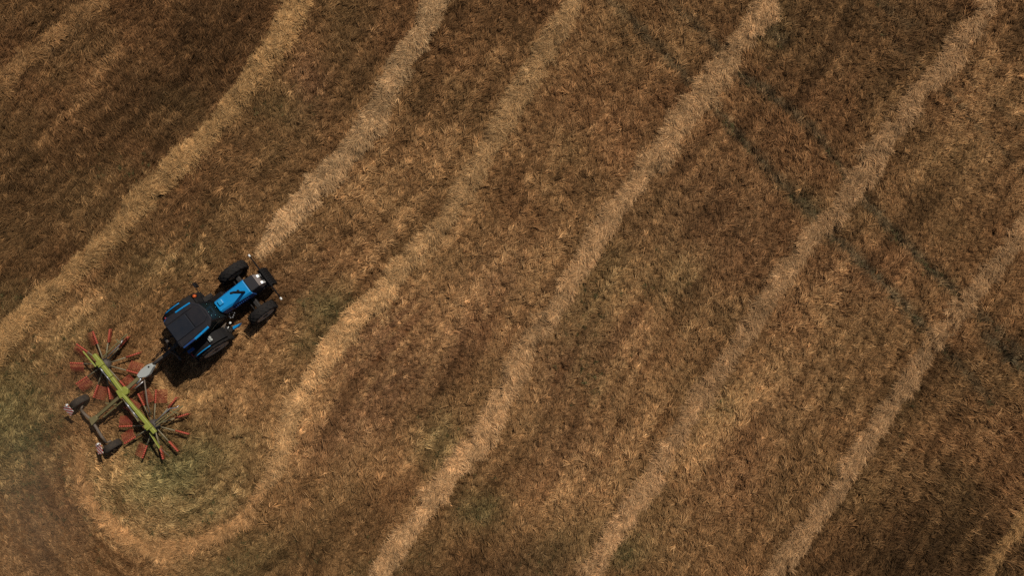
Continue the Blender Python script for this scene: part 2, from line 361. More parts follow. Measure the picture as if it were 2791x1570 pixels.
# ------------------------------------------------------------------ straw: little bundles of stalks, scattered over field and rows
SRC = bpy.data.collections.new('straw_bundles')                 # not part of the scene, only shapes to scatter
NEST = bpy.data.collections.new('straw_tangles')
BLADES = bpy.data.collections.new('grass_tufts')
def bundle(name, n, length, spread_ang, base_sp, lift, width, coll, seed, droop=1.0):
    r = np.random.default_rng(seed)
    V, F, T = [], [], []
    for k in range(n):
        L = length * r.uniform(0.6, 1.25); a = r.normal(0, spread_ang) if spread_ang < 3 else r.uniform(-math.pi, math.pi)
        bx, by = r.normal(0, base_sp, 2); w = width * r.uniform(0.7, 1.35); bend = r.normal(0, 0.5)
        h = lift * r.uniform(0.3, 1.3); z0 = r.uniform(-0.01, 0.02)
        tone = r.uniform(0.6, 1.35); warm = r.uniform(-0.07, 0.07); roll = r.normal(0, 0.35)
        base = len(V); ns = 4
        off = -0.35 * L if spread_ang >= 3 else 0.0
        px, py = bx + off * math.cos(a), by + off * math.sin(a)
        for i in range(ns):
            t = i / (ns - 1); aa = a + bend * t
            if i: px += L / (ns - 1) * math.cos(aa); py += L / (ns - 1) * math.sin(aa)
            z = z0 + h * math.sin(math.pi * min(0.92, 0.12 + t * 0.8 * droop))
            ww = w * (1.0 if t < 0.7 else 0.55) * 0.5
            nx, ny = -math.sin(aa), math.cos(aa)
            V.append((px + nx * ww, py + ny * ww, z + ww * roll)); V.append((px - nx * ww, py - ny * ww, z - ww * roll))
            T += [(tone * (1 + warm), tone, tone * (1 - warm))] * 2
            if i: b = base + 2 * i; F.append((b - 2, b - 1, b + 1, b))
    me = bpy.data.meshes.new(name); me.from_pydata(V, [], F); me.materials.append(M_STRAW)
    set_color(me, 'blade_tone', np.array(T))
    o = bpy.data.objects.new(name, me); coll.objects.link(o)
for k in range(8): bundle('straw_lock', 13, 0.21, 0.19, 0.023, 0.062, 0.0078, SRC, 100 + k)
for k in range(8): bundle('straw_tangle', 10, 0.28, 9, 0.06, 0.045, 0.0095, NEST, 200 + k)
for k in range(5): bundle('grass_tuft', 12, 0.15, 9, 0.03, 0.10, 0.011, BLADES, 300 + k, 0.6)

def scatter_group(name, coll):
    ng = bpy.data.node_groups.new(name, 'GeometryNodeTree')
    ng.interface.new_socket('Geometry', in_out='INPUT', socket_type='NodeSocketGeometry')
    ng.interface.new_socket('Geometry', in_out='OUTPUT', socket_type='NodeSocketGeometry')
    N = ng.nodes; gi = N.new('NodeGroupInput'); go = N.new('NodeGroupOutput')
    ip = N.new('GeometryNodeInstanceOnPoints'); ci = N.new('GeometryNodeCollectionInfo')
    ci.inputs['Collection'].default_value = coll; ci.inputs['Separate Children'].default_value = True; ci.inputs['Reset Children'].default_value = True
    ip.inputs['Pick Instance'].default_value = True
    def named(n, t):
        a = N.new('GeometryNodeInputNamedAttribute'); a.data_type = t; a.inputs['Name'].default_value = n; return a
    L = ng.links
    L.new(gi.outputs[0], ip.inputs['Points']); L.new(ci.outputs[0], ip.inputs['Instance'])
    L.new(named('pick', 'INT').outputs['Attribute'], ip.inputs['Instance Index'])
    L.new(named('rot', 'FLOAT_VECTOR').outputs['Attribute'], ip.inputs['Rotation'])
    L.new(named('scl', 'FLOAT_VECTOR').outputs['Attribute'], ip.inputs['Scale'])
    L.new(ip.outputs[0], go.inputs[0])
    return ng
NG = {'lock': (scatter_group('scatter_locks', SRC), 8), 'nest': (scatter_group('scatter_tangles', NEST), 8), 'grass': (scatter_group('scatter_grass', BLADES), 5)}

def scatter(name, pos, rot, scl, tint, which, parent=None):
    ng, nv = NG[which]; n = len(pos)
    me = bpy.data.meshes.new(name); me.vertices.add(n); me.vertices.foreach_set('co', pos.astype(np.float32).ravel())
    for nm, t, key, arr in (('rot', 'FLOAT_VECTOR', 'vector', rot), ('scl', 'FLOAT_VECTOR', 'vector', scl)):
        at = me.attributes.new(nm, t, 'POINT'); at.data.foreach_set(key, arr.astype(np.float32).ravel())
    at = me.attributes.new('pick', 'INT', 'POINT'); at.data.foreach_set('value', rng.integers(0, nv, n).astype(np.int32))
    set_color(me, 'tint', tint); me.update()
    o = bpy.data.objects.new(name, me); COL.objects.link(o)
    md = o.modifiers.new('straw', 'NODES'); md.node_group = ng
    if parent: o.parent = parent
    return tag(o, kind='stuff')

def jitter_points(x0, x1, y0, y1, dens):
    s = 1 / math.sqrt(dens); X, Y = np.meshgrid(np.arange(x0, x1, s), np.arange(y0, y1, s))
    X = X.ravel() + rng.uniform(-.5, .5, X.size) * s; Y = Y.ravel() + rng.uniform(-.5, .5, Y.size) * s
    return X, Y

# combing direction of the straw: patches (view px, radius, heading in degrees, strength)
COMB = [(1170,180,120,48,1),(1130,850,260,38,1.2),(950,600,160,32,1),(1400,1200,200,55,.8),(2450,300,150,15,1),(2450,1180,220,-50,1.6),(150,850,180,-28,1.2),(330,1220,90,-20,1.6),(450,1230,90,20,1.2),(560,1180,90,45,1.4),
        (700,1130,120,55,1.2),(1800,1050,150,55,1),(2100,720,120,25,1),(300,250,250,-25,.7),(1850,550,200,60,.6),(100,1330,160,-20,1),(1450,550,150,70,.4),(2200,150,150,-10,.3),(900,1150,140,60,.8),(1600,780,120,65,.6),(1500,100,140,50,.7)]
def comb_angle(x, y):
    n = (fbm(x / 3.2, y / 3.2, 81) - 0.5) * 5.5 + (fbm(x / 0.9, y / 0.9, 85) - 0.5) * 2.6
    _, _, ra = row_coords(x, y); ra = ra + math.pi     # the rake leaves straw lying up the rows
    vx = 0.75 * np.cos(ra + 0.4 * n); vy = 0.75 * np.sin(ra + 0.4 * n)
    for px, py, rad, deg, a in COMB:
        g = a * gauss(x, y, px, py, rad, rad); vx = vx + g * math.cos(R(deg)); vy = vy + g * math.sin(R(deg))
    return np.arctan2(vy, vx)

X, Y = jitter_points(-22.3, 22.3, -13.6, 13.6, 320)
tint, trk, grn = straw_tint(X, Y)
dr, ra = near_rows(X, Y)
clump = fbm(X / 0.28, Y / 0.28, 91, 2)
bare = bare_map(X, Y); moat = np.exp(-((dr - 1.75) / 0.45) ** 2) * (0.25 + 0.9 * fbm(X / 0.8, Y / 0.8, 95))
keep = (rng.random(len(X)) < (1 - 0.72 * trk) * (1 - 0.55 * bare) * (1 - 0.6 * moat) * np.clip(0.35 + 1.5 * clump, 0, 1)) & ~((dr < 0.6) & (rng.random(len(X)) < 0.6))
X, Y, tint, dr, clump, trk, grn = X[keep], Y[keep], tint[keep], dr[keep], clump[keep], trk[keep], grn[keep]
n = len(X)
yaw = comb_angle(X, Y) + rng.normal(0, 0.30, n)
stray = rng.random(n) < 0.10; yaw[stray] = rng.uniform(-math.pi, math.pi, stray.sum())
pitch = rng.normal(-0.10, 0.20, n); roll = rng.normal(0, 0.3, n)
sc = rng.uniform(0.65, 1.35, n) * (0.8 + 0.5 * clump) * (1 - 0.3 * bare[keep]) * (0.62 + 0.85 * fbm(X / 2.5, Y / 2.5, 99))
tone = np.exp(rng.normal(0, 0.23, n))
pale = rng.random(n) < 0.01 + 0.16 * np.clip(fbm(X / 1.4, Y / 1.4, 103) - 0.42, 0, 1) * 2
tone[pale] *= 1.32; sc[pale] *= 1.2
pos = np.c_[X, Y, ground_z(X, Y) + 0.02 * pale + 0.005 + 0.07 * (clump - 0.4)]
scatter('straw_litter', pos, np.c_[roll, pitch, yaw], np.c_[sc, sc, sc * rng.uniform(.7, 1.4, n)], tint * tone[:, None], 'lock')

# green regrowth showing through
X, Y = jitter_points(-22, 22, -13.4, 13.4, 70)
g, rd, lum, tr, hue = field_maps(X, Y)
keep = rng.random(len(X)) < np.clip(0.9 * np.maximum(g, tr * 0.5) ** 1.5, 0, 1)
X, Y, lum = X[keep], Y[keep], lum[keep]; n = len(X)
gt = mixc(np.array([[0.072, 0.070, 0.028]]), np.array([[0.115, 0.095, 0.038]]), rng.random(n)) * np.exp(rng.normal(0, .25, n))[:, None]
s = rng.uniform(.6, 1.2, n)
scatter('green_regrowth', np.c_[X, Y, ground_z(X, Y) + 0.02], np.c_[rng.normal(0, .15, n), rng.normal(0, .15, n), rng.uniform(-3.1, 3.1, n)], np.c_[s, s, s], gt, 'grass')

BOOST = [(900,800,120,.45),(800,930,80,.30),(1010,680,80,.2),(720,1110,80,.25),(1260,1000,90,.22),(1150,1180,80,.25),(1040,1340,80,.2),(700,590,90,.12),(470,430,90,.08),(1600,1280,90,.2),(1560,500,120,.1),(2250,300,140,.08),(1900,790,150,.05),(330,1330,90,.15)]
# the rows themselves
def mound_height(r, s, v):
    """height over the ground at distance s along and v (in half widths) across the row"""
    return r['h'] * np.clip(1 - np.abs(v) ** 2.2, 0, 1)
for ri, r in enumerate(ROWS):
    P = r['path']; T = np.gradient(P, axis=0); T /= np.hypot(*T.T)[:, None]; Nn = np.c_[-T[:, 1], T[:, 0]]
    ns, nv = len(P), 17
    vv = np.linspace(-1.0, 1.0, nv)
    wob = 0.98 + 1.0 * (fbm(np.arange(ns) * 0.22, np.full(ns, ri * 7.7), 3) - 0.5)
    end = np.clip(np.minimum(np.arange(ns), np.arange(ns)[::-1]) / 6.0, 0.25, 1)
    shift = (fbm(np.arange(ns) * 0.2, np.full(ns, ri * 3.1 + 50), 7) - 0.5) * 0.42 * r['w'] / 0.55
    ctr = P + Nn * shift[:, None]
    W = r['w'] * wob * end
    X = ctr[:, 0][:, None] + Nn[:, 0][:, None] * (vv[None] * W[:, None])
    Y = ctr[:, 1][:, None] + Nn[:, 1][:, None] * (vv[None] * W[:, None])
    hh = r['h'] * np.clip(1 - np.abs(vv) ** 2.2, 0, 1)[None] * (0.75 + 0.5 * fbm(X / 0.5, Y / 0.5, 17)) * end[:, None]
    Z = ground_z(X.ravel(), Y.ravel()).reshape(X.shape) + hh - 0.06 * (np.abs(vv) > 0.93)[None] + 0.10 * (fbm(X / 0.22, Y / 0.22, 23, 2) - 0.5) * (hh > 0.02)
    me = grid_mesh('hay_windrow', X.ravel(), Y.ravel(), Z.ravel(), nv, ns)
    tn = np.array(r['tint'])
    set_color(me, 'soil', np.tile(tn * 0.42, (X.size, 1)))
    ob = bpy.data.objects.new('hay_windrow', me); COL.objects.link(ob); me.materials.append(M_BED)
    tag(ob, r['label'], 'windrow', 'rows of raked hay')
    L = ns * 0.25
    n = int(L * r['w'] * 2 * 620 * r['dens'])
    si = rng.uniform(0, ns - 1.001, n); v = rng.normal(0, 0.72, n)
    v = np.where(np.abs(v) > 1.9, rng.uniform(-1, 1, n), v)
    i0 = si.astype(int); f = si - i0
    lerp = lambda A: A[i0] * (1 - f) + A[i0 + 1] * f
    wx = lerp(W); cxp = ctr[i0] * (1 - f)[:, None] + ctr[i0 + 1] * f[:, None]; nn = Nn[i0]
    x = cxp[:, 0] + nn[:, 0] * v * wx; y = cxp[:, 1] + nn[:, 1] * v * wx
    lobes = 1.1 * (fbm(x / 0.5, y / 0.5, 57 + ri) - 0.5) + 1.2 * (fbm(x / 0.22, y / 0.22, 67 + ri, 2) - 0.5)
    va = np.abs(v) + 1.3 * lobes                       # ragged, lobed outline
    edge = np.clip((va - 0.45) / 0.95, 0, 1)
    gaps = fbm(x / 0.35, y / 0.35, 29 + ri, 2)
    kp = rng.random(n) > edge ** 0.8
    kp &= gaps > (0.27 + 0.22 * edge + 0.26 * max(-0.4, 1 - r['dens']))
    x, y, v, i0, edge, wx, si = x[kp], y[kp], v[kp], i0[kp], edge[kp], wx[kp], si[kp]; n = len(x)
    hz = r['h'] * np.clip(1 - np.abs(v) ** 2.2, 0, 1) * (0.75 + 0.5 * fbm(x / 0.5, y / 0.5, 17)) * end[i0] + 0.10 * (fbm(x / 0.22, y / 0.22, 23, 2) - 0.5) * (np.abs(v) < 0.98)
    z = ground_z(x, y) + np.maximum(hz, 0) + rng.uniform(-0.01, 0.05, n)
    slope = np.clip(v, -1, 1) * r['h'] / r['w'] * 1.2
    ang = np.arctan2(T[i0][:, 1], T[i0][:, 0])
    yaw = ang + rng.normal(0, 0.9, n)
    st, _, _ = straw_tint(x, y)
    alongv = 1 + 0.3 * (fbm(si * 0.05, np.full(n, ri * 2.3), 37) - 0.5)
    tt = np.array(r['tint'])[None] * np.exp(rng.normal(0, 0.16, n))[:, None] * alongv[:, None] * (0.62 + 0.76 * fbm(x / .55, y / .55, 44))[:, None]
    bo = np.ones(n)
    for px, py, rad, gn in BOOST: bo += gn * gauss(x, y, px, py, rad, rad)
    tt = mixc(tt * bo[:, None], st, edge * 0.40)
    s = rng.uniform(.7, 1.25, n)
    rx = rng.normal(0, 0.18, n) - slope * 0.6 * np.cos(yaw - ang); ry = rng.normal(0, 0.18, n)
    swirl = ang + 0.25 + (fbm(x / 0.7, y / 0.7, 77 + ri) - 0.5) * 4.5
    lk = rng.random(n) < 0.5
    q = np.c_[x, y, z]
    yaw = np.where(lk, swirl + rng.normal(0, 0.3, n), yaw)
    s = np.where(lk, s * 1.15, s)
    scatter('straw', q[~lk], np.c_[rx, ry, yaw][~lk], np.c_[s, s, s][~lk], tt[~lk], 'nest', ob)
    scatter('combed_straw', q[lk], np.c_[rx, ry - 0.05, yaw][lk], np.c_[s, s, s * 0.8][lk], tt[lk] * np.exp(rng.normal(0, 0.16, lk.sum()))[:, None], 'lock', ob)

# ------------------------------------------------------------------ mesh builder for the machines
class MB:
    def __init__(s): s.bm = bmesh.new(); s.mi = 0
    def _mark(s, faces):
        for f in faces: f.material_index = s.mi
    def box(s, x0, x1, y0, y1, z0, z1, bev=0.0, rot=None, at=None):
        b = bmesh.new(); bmesh.ops.create_cube(b, size=1)
        for v in b.verts: v.co = Vector(((x0 + x1) / 2 + v.co.x * (x1 - x0), (y0 + y1) / 2 + v.co.y * (y1 - y0), (z0 + z1) / 2 + v.co.z * (z1 - z0)))
        if bev: bmesh.ops.bevel(b, geom=b.edges[:], offset=bev, segments=2, profile=0.5, affect='EDGES')
        return s._merge(b, rot, at)
    def hexa(s, low, high, bev=0.0):
        """low, high: rings of points (same count), made into a closed solid"""
        b = bmesh.new(); A = [b.verts.new(p) for p in low]; B = [b.verts.new(p) for p in high]; n = len(A)
        b.faces.new(A[::-1]); b.faces.new(B)
        for i in range(n): b.faces.new((A[i], A[(i + 1) % n], B[(i + 1) % n], B[i]))
        bmesh.ops.recalc_face_normals(b, faces=b.faces[:])
        if bev: bmesh.ops.bevel(b, geom=b.edges[:], offset=bev, segments=2, profile=0.5, affect='EDGES')
        return s._merge(b)
    def prism(s, outline, z0, z1, bev=0.0):
        return s.hexa([(x, y, z0) for x, y in outline], [(x, y, z1) for x, y in outline], bev)
    def tube(s, pts, rad, n=8, cap=True):
        pts = [Vector(p) for p in pts]; rads = rad if isinstance(rad, (list, tuple)) else [rad] * len(pts)
        b = bmesh.new(); rings = []
        for i, p in enumerate(pts):
            d = (pts[min(i + 1, len(pts) - 1)] - pts[max(i - 1, 0)]).normalized()
            up = Vector((0, 0, 1)) if abs(d.z) < 0.95 else Vector((1, 0, 0))
            a = d.cross(up).normalized(); c = a.cross(d).normalized()
            rings.append([b.verts.new(p + rads[i] * (math.cos(2 * math.pi * k / n) * a + math.sin(2 * math.pi * k / n) * c)) for k in range(n)])
        for r0, r1 in zip(rings[:-1], rings[1:]):
            for k in range(n): f = b.faces.new((r0[k], r0[(k + 1) % n], r1[(k + 1) % n], r1[k])); f.smooth = True
        if cap: b.faces.new(rings[0]); b.faces.new(rings[-1][::-1])
        bmesh.ops.recalc_face_normals(b, faces=b.faces[:])
        return s._merge(b)
    def beam(s, p0, p1, w, h, bev=0.01):
        """rectangular bar between two points, w wide and h high"""
        p0, p1 = Vector(p0), Vector(p1); d = p1 - p0; L = d.length
        m = Matrix.Translation((p0 + p1) / 2) @ d.to_track_quat('X', 'Z').to_matrix().to_4x4()
        b = bmesh.new(); bmesh.ops.create_cube(b, size=1)
        for v in b.verts: v.co = m @ Vector((v.co.x * L, v.co.y * w, v.co.z * h))
        if bev: bmesh.ops.bevel(b, geom=b.edges[:], offset=min(bev, w / 4, h / 4), segments=1, affect='EDGES')
        return s._merge(b)
    def lathe(s, prof, c, n=40):
        """profile (radius, offset along Y) turned about the Y axis through c"""
        b = bmesh.new(); rings = []
        for k in range(n):
            a = 2 * math.pi * k / n
            rings.append([b.verts.new((c[0] + r * math.cos(a), c[1] + o, c[2] + r * math.sin(a))) for r, o in prof])
        for k in range(n):
            r0, r1 = rings[k], rings[(k + 1) % n]
            for i in range(len(prof) - 1): f = b.faces.new((r0[i], r1[i], r1[i + 1], r0[i + 1])); f.smooth = True
        bmesh.ops.remove_doubles(b, verts=b.verts[:], dist=1e-5)
        bmesh.ops.recalc_face_normals(b, faces=b.faces[:])
        return s._merge(b)
    def ball(s, c, r, sc=(1, 1, 1)):
        b = bmesh.new(); bmesh.ops.create_icosphere(b, subdivisions=2, radius=r)
        for v in b.verts: v.co = Vector((c[0] + v.co.x * sc[0], c[1] + v.co.y * sc[1], c[2] + v.co.z * sc[2]))
        for f in b.faces: f.smooth = True
        return s._merge(b)
    def _merge(s, b, rot=None, at=None):
        if rot is not None:
            m = Matrix.Translation(at) @ rot.to_4x4()
            for v in b.verts: v.co = m @ v.co
        for f in b.faces: f.material_index = s.mi
        me = bpy.data.meshes.new('t'); b.to_mesh(me); b.free(); s.bm.from_mesh(me); bpy.data.meshes.remove(me)
        return s
    def build(s, name, mats, parent=None, loc=None, rot=None):
        me = bpy.data.meshes.new(name); s.bm.to_mesh(me); s.bm.free()
        for m in (mats if isinstance(mats, (list, tuple)) else [mats]): me.materials.append(m)
        o = bpy.data.objects.new(name, me); COL.objects.link(o)
        if parent: o.parent = parent
        if loc: o.location = loc
        if rot: o.rotation_euler = rot
        return o

HEAD = R(36.4)
# ------------------------------------------------------------------ the tractor (x forward, y left, origin under the rear axle)
TR = empty('tractor', (-12.17, -1.52, 0.0), HEAD)
tag(TR, 'blue tractor with a dark square cab roof towing the rake', 'tractor')

def tyre(radius, width, rim_r, lugs, name, loc, steer=0.0, mirror=1):
    hw = width / 2
    m = MB()
    prof = [(rim_r, -hw * 0.78), (rim_r + 0.03, -hw * 0.92), ((radius + rim_r) / 2, -hw), (radius - 0.075, -hw * 0.93), (radius - 0.035, -hw * 0.72), (radius - 0.03, 0),
            (radius - 0.035, hw * 0.72), (radius - 0.075, hw * 0.93), ((radius + rim_r) / 2, hw), (rim_r + 0.03, hw * 0.92), (rim_r, hw * 0.78)]
    m.lathe(prof, (0, 0, 0), 44)
    for k in range(lugs):                                         # chevron lugs, left and right half in turn
        for sd in (-1, 1):
            a = 2 * math.pi * (k + 0.25 * sd) / lugs
            q = []
            for rr in (radius - 0.06, radius):
                for yy, da in ((0.01 * sd, 0.0), (hw * 0.98 * sd, -0.26)):
                    for dw in (-0.028, 0.028):
                        aa = a + da + dw / radius
                        r2 = rr - (0.03 if abs(yy) > 0.05 else 0)
                        q.append(Vector((r2 * math.cos(aa), yy, r2 * math.sin(aa))))
            m.hexa([q[0], q[1], q[3], q[2]], [q[4], q[5], q[7], q[6]])
    t = m.build(name, M_RUBBER, TR, loc, (0, 0, steer))
    r = MB(); o = hw * mirror
    r.lathe([(0.0, o * 0.84), (rim_r * 0.30, o * 0.84), (rim_r * 0.36, o * 0.92), (rim_r * 0.46, o * 0.80), (rim_r * 0.80, o * 0.76), (rim_r * 0.88, o * 0.93), (rim_r + 0.025, o * 1.0), (rim_r + 0.03, o * 0.80), (rim_r - 0.03, 0), (rim_r - 0.03, -o * 0.7), (rim_r - 0.06, -o * 0.7), (rim_r * 0.8, o * 0.4), (0.0, o * 0.4)], (0, 0, 0), 36)
    r.build('rim', M_RIM, t)
    nb = MB()
    for k in range(8):
        a = k * math.pi / 4; nb.tube([(0.3 * rim_r * math.cos(a), o * 0.86, 0.3 * rim_r * math.sin(a)), (0.3 * rim_r * math.cos(a), o * 0.97, 0.3 * rim_r * math.sin(a))], 0.018, 6)
    nb.tube([(0, o * 0.8, 0), (0, o * 1.05, 0)], 0.08, 12)
    nb.build('wheel_hub', M_DKGREY, t)
    return t
RW, FW = 0.83, 0.63
tyre(RW, 0.44, 0.50, 20, 'rear_wheel', (0, -0.90, RW), 0, -1); tyre(RW, 0.44, 0.50, 20, 'rear_wheel', (0, 0.90, RW), 0, 1)
tyre(FW, 0.36, 0.37, 18, 'front_wheel', (2.26, -0.97, FW), R(4), -1); tyre(FW, 0.36, 0.37, 18, 'front_wheel', (2.26, 0.97, FW), R(4), 1)

m = MB(); m.box(-0.42, 1.25, -0.26, 0.26, 0.45, 1.0, 0.05); m.box(1.2, 2.95, -0.22, 0.22, 0.55, 1.08, 0.04)
m.tube([(0, -0.75, RW), (0, 0.75, RW)], 0.14, 14); m.box(2.6, 3.1, -0.28, 0.28, 0.5, 0.75, 0.03)
m.build('chassis', M_IRON, TR)
m = MB(); m.beam((2.26, -0.82, 0.58), (2.26, 0.82, 0.58), 0.18, 0.16, 0.03); m.tube([(2.05, -0.7, 0.6), (2.05, 0.7, 0.6)], 0.03)
m.build('front_axle', M_IRON, TR)
# bonnet: wider towards the nose, sides falling away
def ring(x, hw, z, yc=0.06): return [(x, yc - hw, z), (x, yc + hw, z)]
m = MB()
low = [(1.23, -0.26, 1.02), (2.60, -0.34, 0.98), (2.60, 0.40, 0.98), (1.23, 0.34, 1.02)]
top = [(1.23, -0.12, 1.53), (2.60, -0.19, 1.47), (2.60, 0.33, 1.47), (1.23, 0.26, 1.53)]
mid = [(1.23, -0.20, 1.44), (2.60, -0.28, 1.36), (2.60, 0.38, 1.36), (1.23, 0.32, 1.44)]
m.hexa(mid, top, 0.025); m.build('bonnet', M_BLUE, TR)
m = MB(); m.hexa(low, [(x, y, z - 0.006) for x, y, z in mid], 0.02)
for k in range(9):
    for sy, yo in ((-1, -0.285), (1, 0.365)):
        x = 1.65 + k * 0.085; m.box(x, x + 0.03, yo - 0.03, yo + 0.03, 1.08, 1.28)
m.build('bonnet_side', M_BLUE2, TR)
m = MB(); m.hexa([(2.61, -0.30, 0.95), (2.96, -0.27, 0.95), (2.96, 0.39, 0.95), (2.61, 0.41, 0.95)], [(2.61, -0.21, 1.465), (2.95, -0.19, 1.37), (2.95, 0.33, 1.37), (2.61, 0.34, 1.465)], 0.03)
m.build('nose_panel', M_ROOF, TR)
m = MB(); m.hexa([(2.965, -0.24, 0.90), (3.16, -0.17, 0.90), (3.16, 0.28, 0.90), (2.965, 0.36, 0.90)], [(2.965, -0.19, 1.355), (3.10, -0.15, 1.22), (3.10, 0.26, 1.22), (2.965, 0.32, 1.355)], 0.015)
g = m.build('grille', M_GREY, TR)
m = MB()
for k in range(7):
    z = 0.95 + k * 0.037; m.box(3.155, 3.175, -0.14, 0.25, z, z + 0.014)
m.build('grille_slats', M_BLACK, g); bpy.data.objects['grille_slats']['kind'] = 'stuff'
for y in (-0.115, 0.175):
    m = MB(); m.hexa([(3.05, y - 0.065, 1.10), (3.18, y - 0.06, 1.10), (3.18, y + 0.06, 1.10), (3.05, y + 0.065, 1.10)], [(3.06, y - 0.06, 1.275), (3.13, y - 0.05, 1.235), (3.13, y + 0.05, 1.235), (3.06, y + 0.06, 1.275)], 0.012)
    m.build('headlight', M_WHITE, TR)
for k in range(8):                                                 # suitcase weights on the front
    y = -0.35 + k * 0.095
    m = MB(); m.hexa([(3.10, y, 0.52), (3.40, y, 0.55), (3.40, y + 0.085, 0.55), (3.10, y + 0.085, 0.52)], [(3.10, y, 0.96), (3.34, y, 0.93), (3.34, y + 0.085, 0.93), (3.10, y + 0.085, 0.96)], 0.012)
    m.build('front_weight', M_BLACK, TR)
m = MB(); m.tube([(3.27, -1.0, 1.08), (3.27, 1.0, 1.08)], 0.03, 8)
for sy in (-1, 1): m.tube([(3.27, sy * 0.2, 1.08), (3.2, sy * 0.2, 0.9)], 0.02, 6)
m.build('marker_bar', M_BLACK, TR)
for sy in (-1, 1):
    m = MB(); m.box(3.24, 3.31, sy * 1.03 - 0.055, sy * 1.03 + 0.055, 1.06, 1.12, 0.02); m.build('position_lamp', M_WHITE, TR)
m = MB(); m.tube([(2.38, -0.07, 1.46), (2.38, -0.07, 1.9), (2.38, -0.07, 2.55), (2.33, -0.07, 2.72)], [0.055, 0.05, 0.045, 0.045], 12)
m.build('exhaust_pipe', M_BLACK, TR)
m = MB(); m.tube([(2.24, 0.10, 1.485), (2.24, 0.10, 1.56)], 0.045, 12); m.build('filler_cap', M_BLACK, TR)
m = MB(); m.box(1.36, 1.56, 0.03, 0.24, 1.50, 1.60, 0.03); m.build('bonnet_bulge', mat('light_blue_plastic', (0.02, 0.30, 0.62), 0.35, noise=0.1), TR)

# cab
m = MB()
m.prism([(-0.42, -0.52), (0.35, -0.56), (1.12, -0.40), (1.22, -0.12), (1.22, 0.14), (1.12, 0.42), (0.35, 0.58), (-0.42, 0.54)], 0.95, 1.28, 0.03)
m.build('cab_base', M_BLACK, TR)
m = MB(); m.box(0.78, 1.10, -0.22, 0.26, 1.28, 1.62, 0.05); m.build('dashboard', M_TEAL, TR)
m = MB(); m.box(-0.15, 0.30, -0.22, 0.24, 1.30, 1.48, 0.05); m.box(-0.25, -0.12, -0.22, 0.24, 1.45, 1.98, 0.05); m.build('seat', M_BLACK, TR)
m = MB(); m.tube([(0.62 + 0.19 * math.cos(a), 0.02 + 0.19 * math.sin(a), 1.72 - 0.05 * math.cos(a)) for a in np.linspace(0, 2 * math.pi, 20)], 0.017, 6, False); m.tube([(0.62, 0.02, 1.72), (0.82, 0.02, 1.55)], 0.025, 6)
m.build('steering_wheel', M_BLACK, TR)
posts = [((-0.40, -0.50), (-0.26, -0.58)), ((-0.40, 0.52), (-0.26, 0.55)), ((1.16, -0.36), (1.06, -0.42)), ((1.16, 0.38), (1.06, 0.40)), ((0.32, -0.56), (0.32, -0.585)), ((0.32, 0.58), (0.32, 0.565))]
for a, b in posts:
    m = MB(); m.beam((*a, 1.27), (*b, 2.56), 0.06, 0.06, 0.012); m.build('cab_pillar', M_BLACK, TR)
def pane(name, q, th=0.008):
    c = (Vector(q[1]) - Vector(q[0])).cross(Vector(q[3]) - Vector(q[0])).normalized() * th
    m = MB(); m.hexa(q, [Vector(p) + c for p in q]); return m.build(name, M_GLASS, TR)
pane('windscreen', [(1.17, -0.32, 1.29), (1.17, 0.34, 1.29), (1.07, 0.36, 2.55), (1.07, -0.38, 2.55)])
pane('rear_window', [(-0.41, 0.47, 1.29), (-0.41, -0.45, 1.29), (-0.27, -0.53, 2.55), (-0.27, 0.50, 2.55)])
pane('door_glass', [(0.36, -0.56, 1.29), (1.11, -0.395, 1.29), (1.02, -0.44, 2.55), (0.36, -0.59, 2.55)])
pane('door_glass', [(1.11, 0.415, 1.29), (0.36, 0.58, 1.29), (0.36, 0.57, 2.55), (1.02, 0.42, 2.55)])
pane('side_window', [(-0.36, -0.51, 1.29), (0.28, -0.56, 1.29), (0.28, -0.59, 2.55), (-0.22, -0.58, 2.55)])
pane('side_window', [(0.28, 0.58, 1.29), (-0.36, 0.53, 1.29), (-0.22, 0.55, 2.55), (0.28, 0.57, 2.55)])
roof_ol = [(-0.34, -0.55), (-0.26, -0.66), (0.30, -0.64), (0.98, -0.585), (1.19, -0.38), (1.22, 0.0), (1.14, 0.32), (0.95, 0.56), (0.30, 0.60), (-0.10, 0.62), (-0.34, 0.52)]
m = MB(); m.prism(roof_ol, 2.55, 2.655, 0.03); roof = m.build('cab_roof', M_ROOF, TR)
def panel(name, ol, z0, z1, mt):
    m = MB(); m.prism(ol, z0, z1, 0.012); return m.build(name, mt, roof)
panel('roof_hatch', [(-0.29, -0.335), (0.515, -0.315), (0.515, 0.315), (-0.29, 0.335)], 2.64, 2.70, M_ROOF2)
panel('roof_panel', [(0.55, -0.315), (0.93, -0.33), (1.11, -0.22), (1.13, 0.15), (0.98, 0.36), (0.55, 0.335)], 2.64, 2.688, M_ROOF)
panel('roof_panel', [(-0.27, -0.59), (0.93, -0.525), (0.97, -0.40), (0.90, -0.365), (-0.27, -0.37)], 2.64, 2.685, M_ROOF)
panel('roof_panel', [(-0.27, 0.37), (0.85, 0.375), (0.88, 0.50), (0.0, 0.545), (-0.27, 0.50)], 2.64, 2.685, M_ROOF)
for pts, w in (([(0.26, -0.628, 2.645), (0.60, -0.60, 2.655), (0.93, -0.557, 2.645)], 0.085), ([(0.26, 0.575, 2.655), (0.60, 0.565, 2.66), (0.90, 0.548, 2.65)], 0.06)):
    m = MB()
    for a, b in zip(pts[:-1], pts[1:]): m.beam(a, b, w, 0.06, 0.015)
    m.build('roof_trim', M_BLUE, roof)
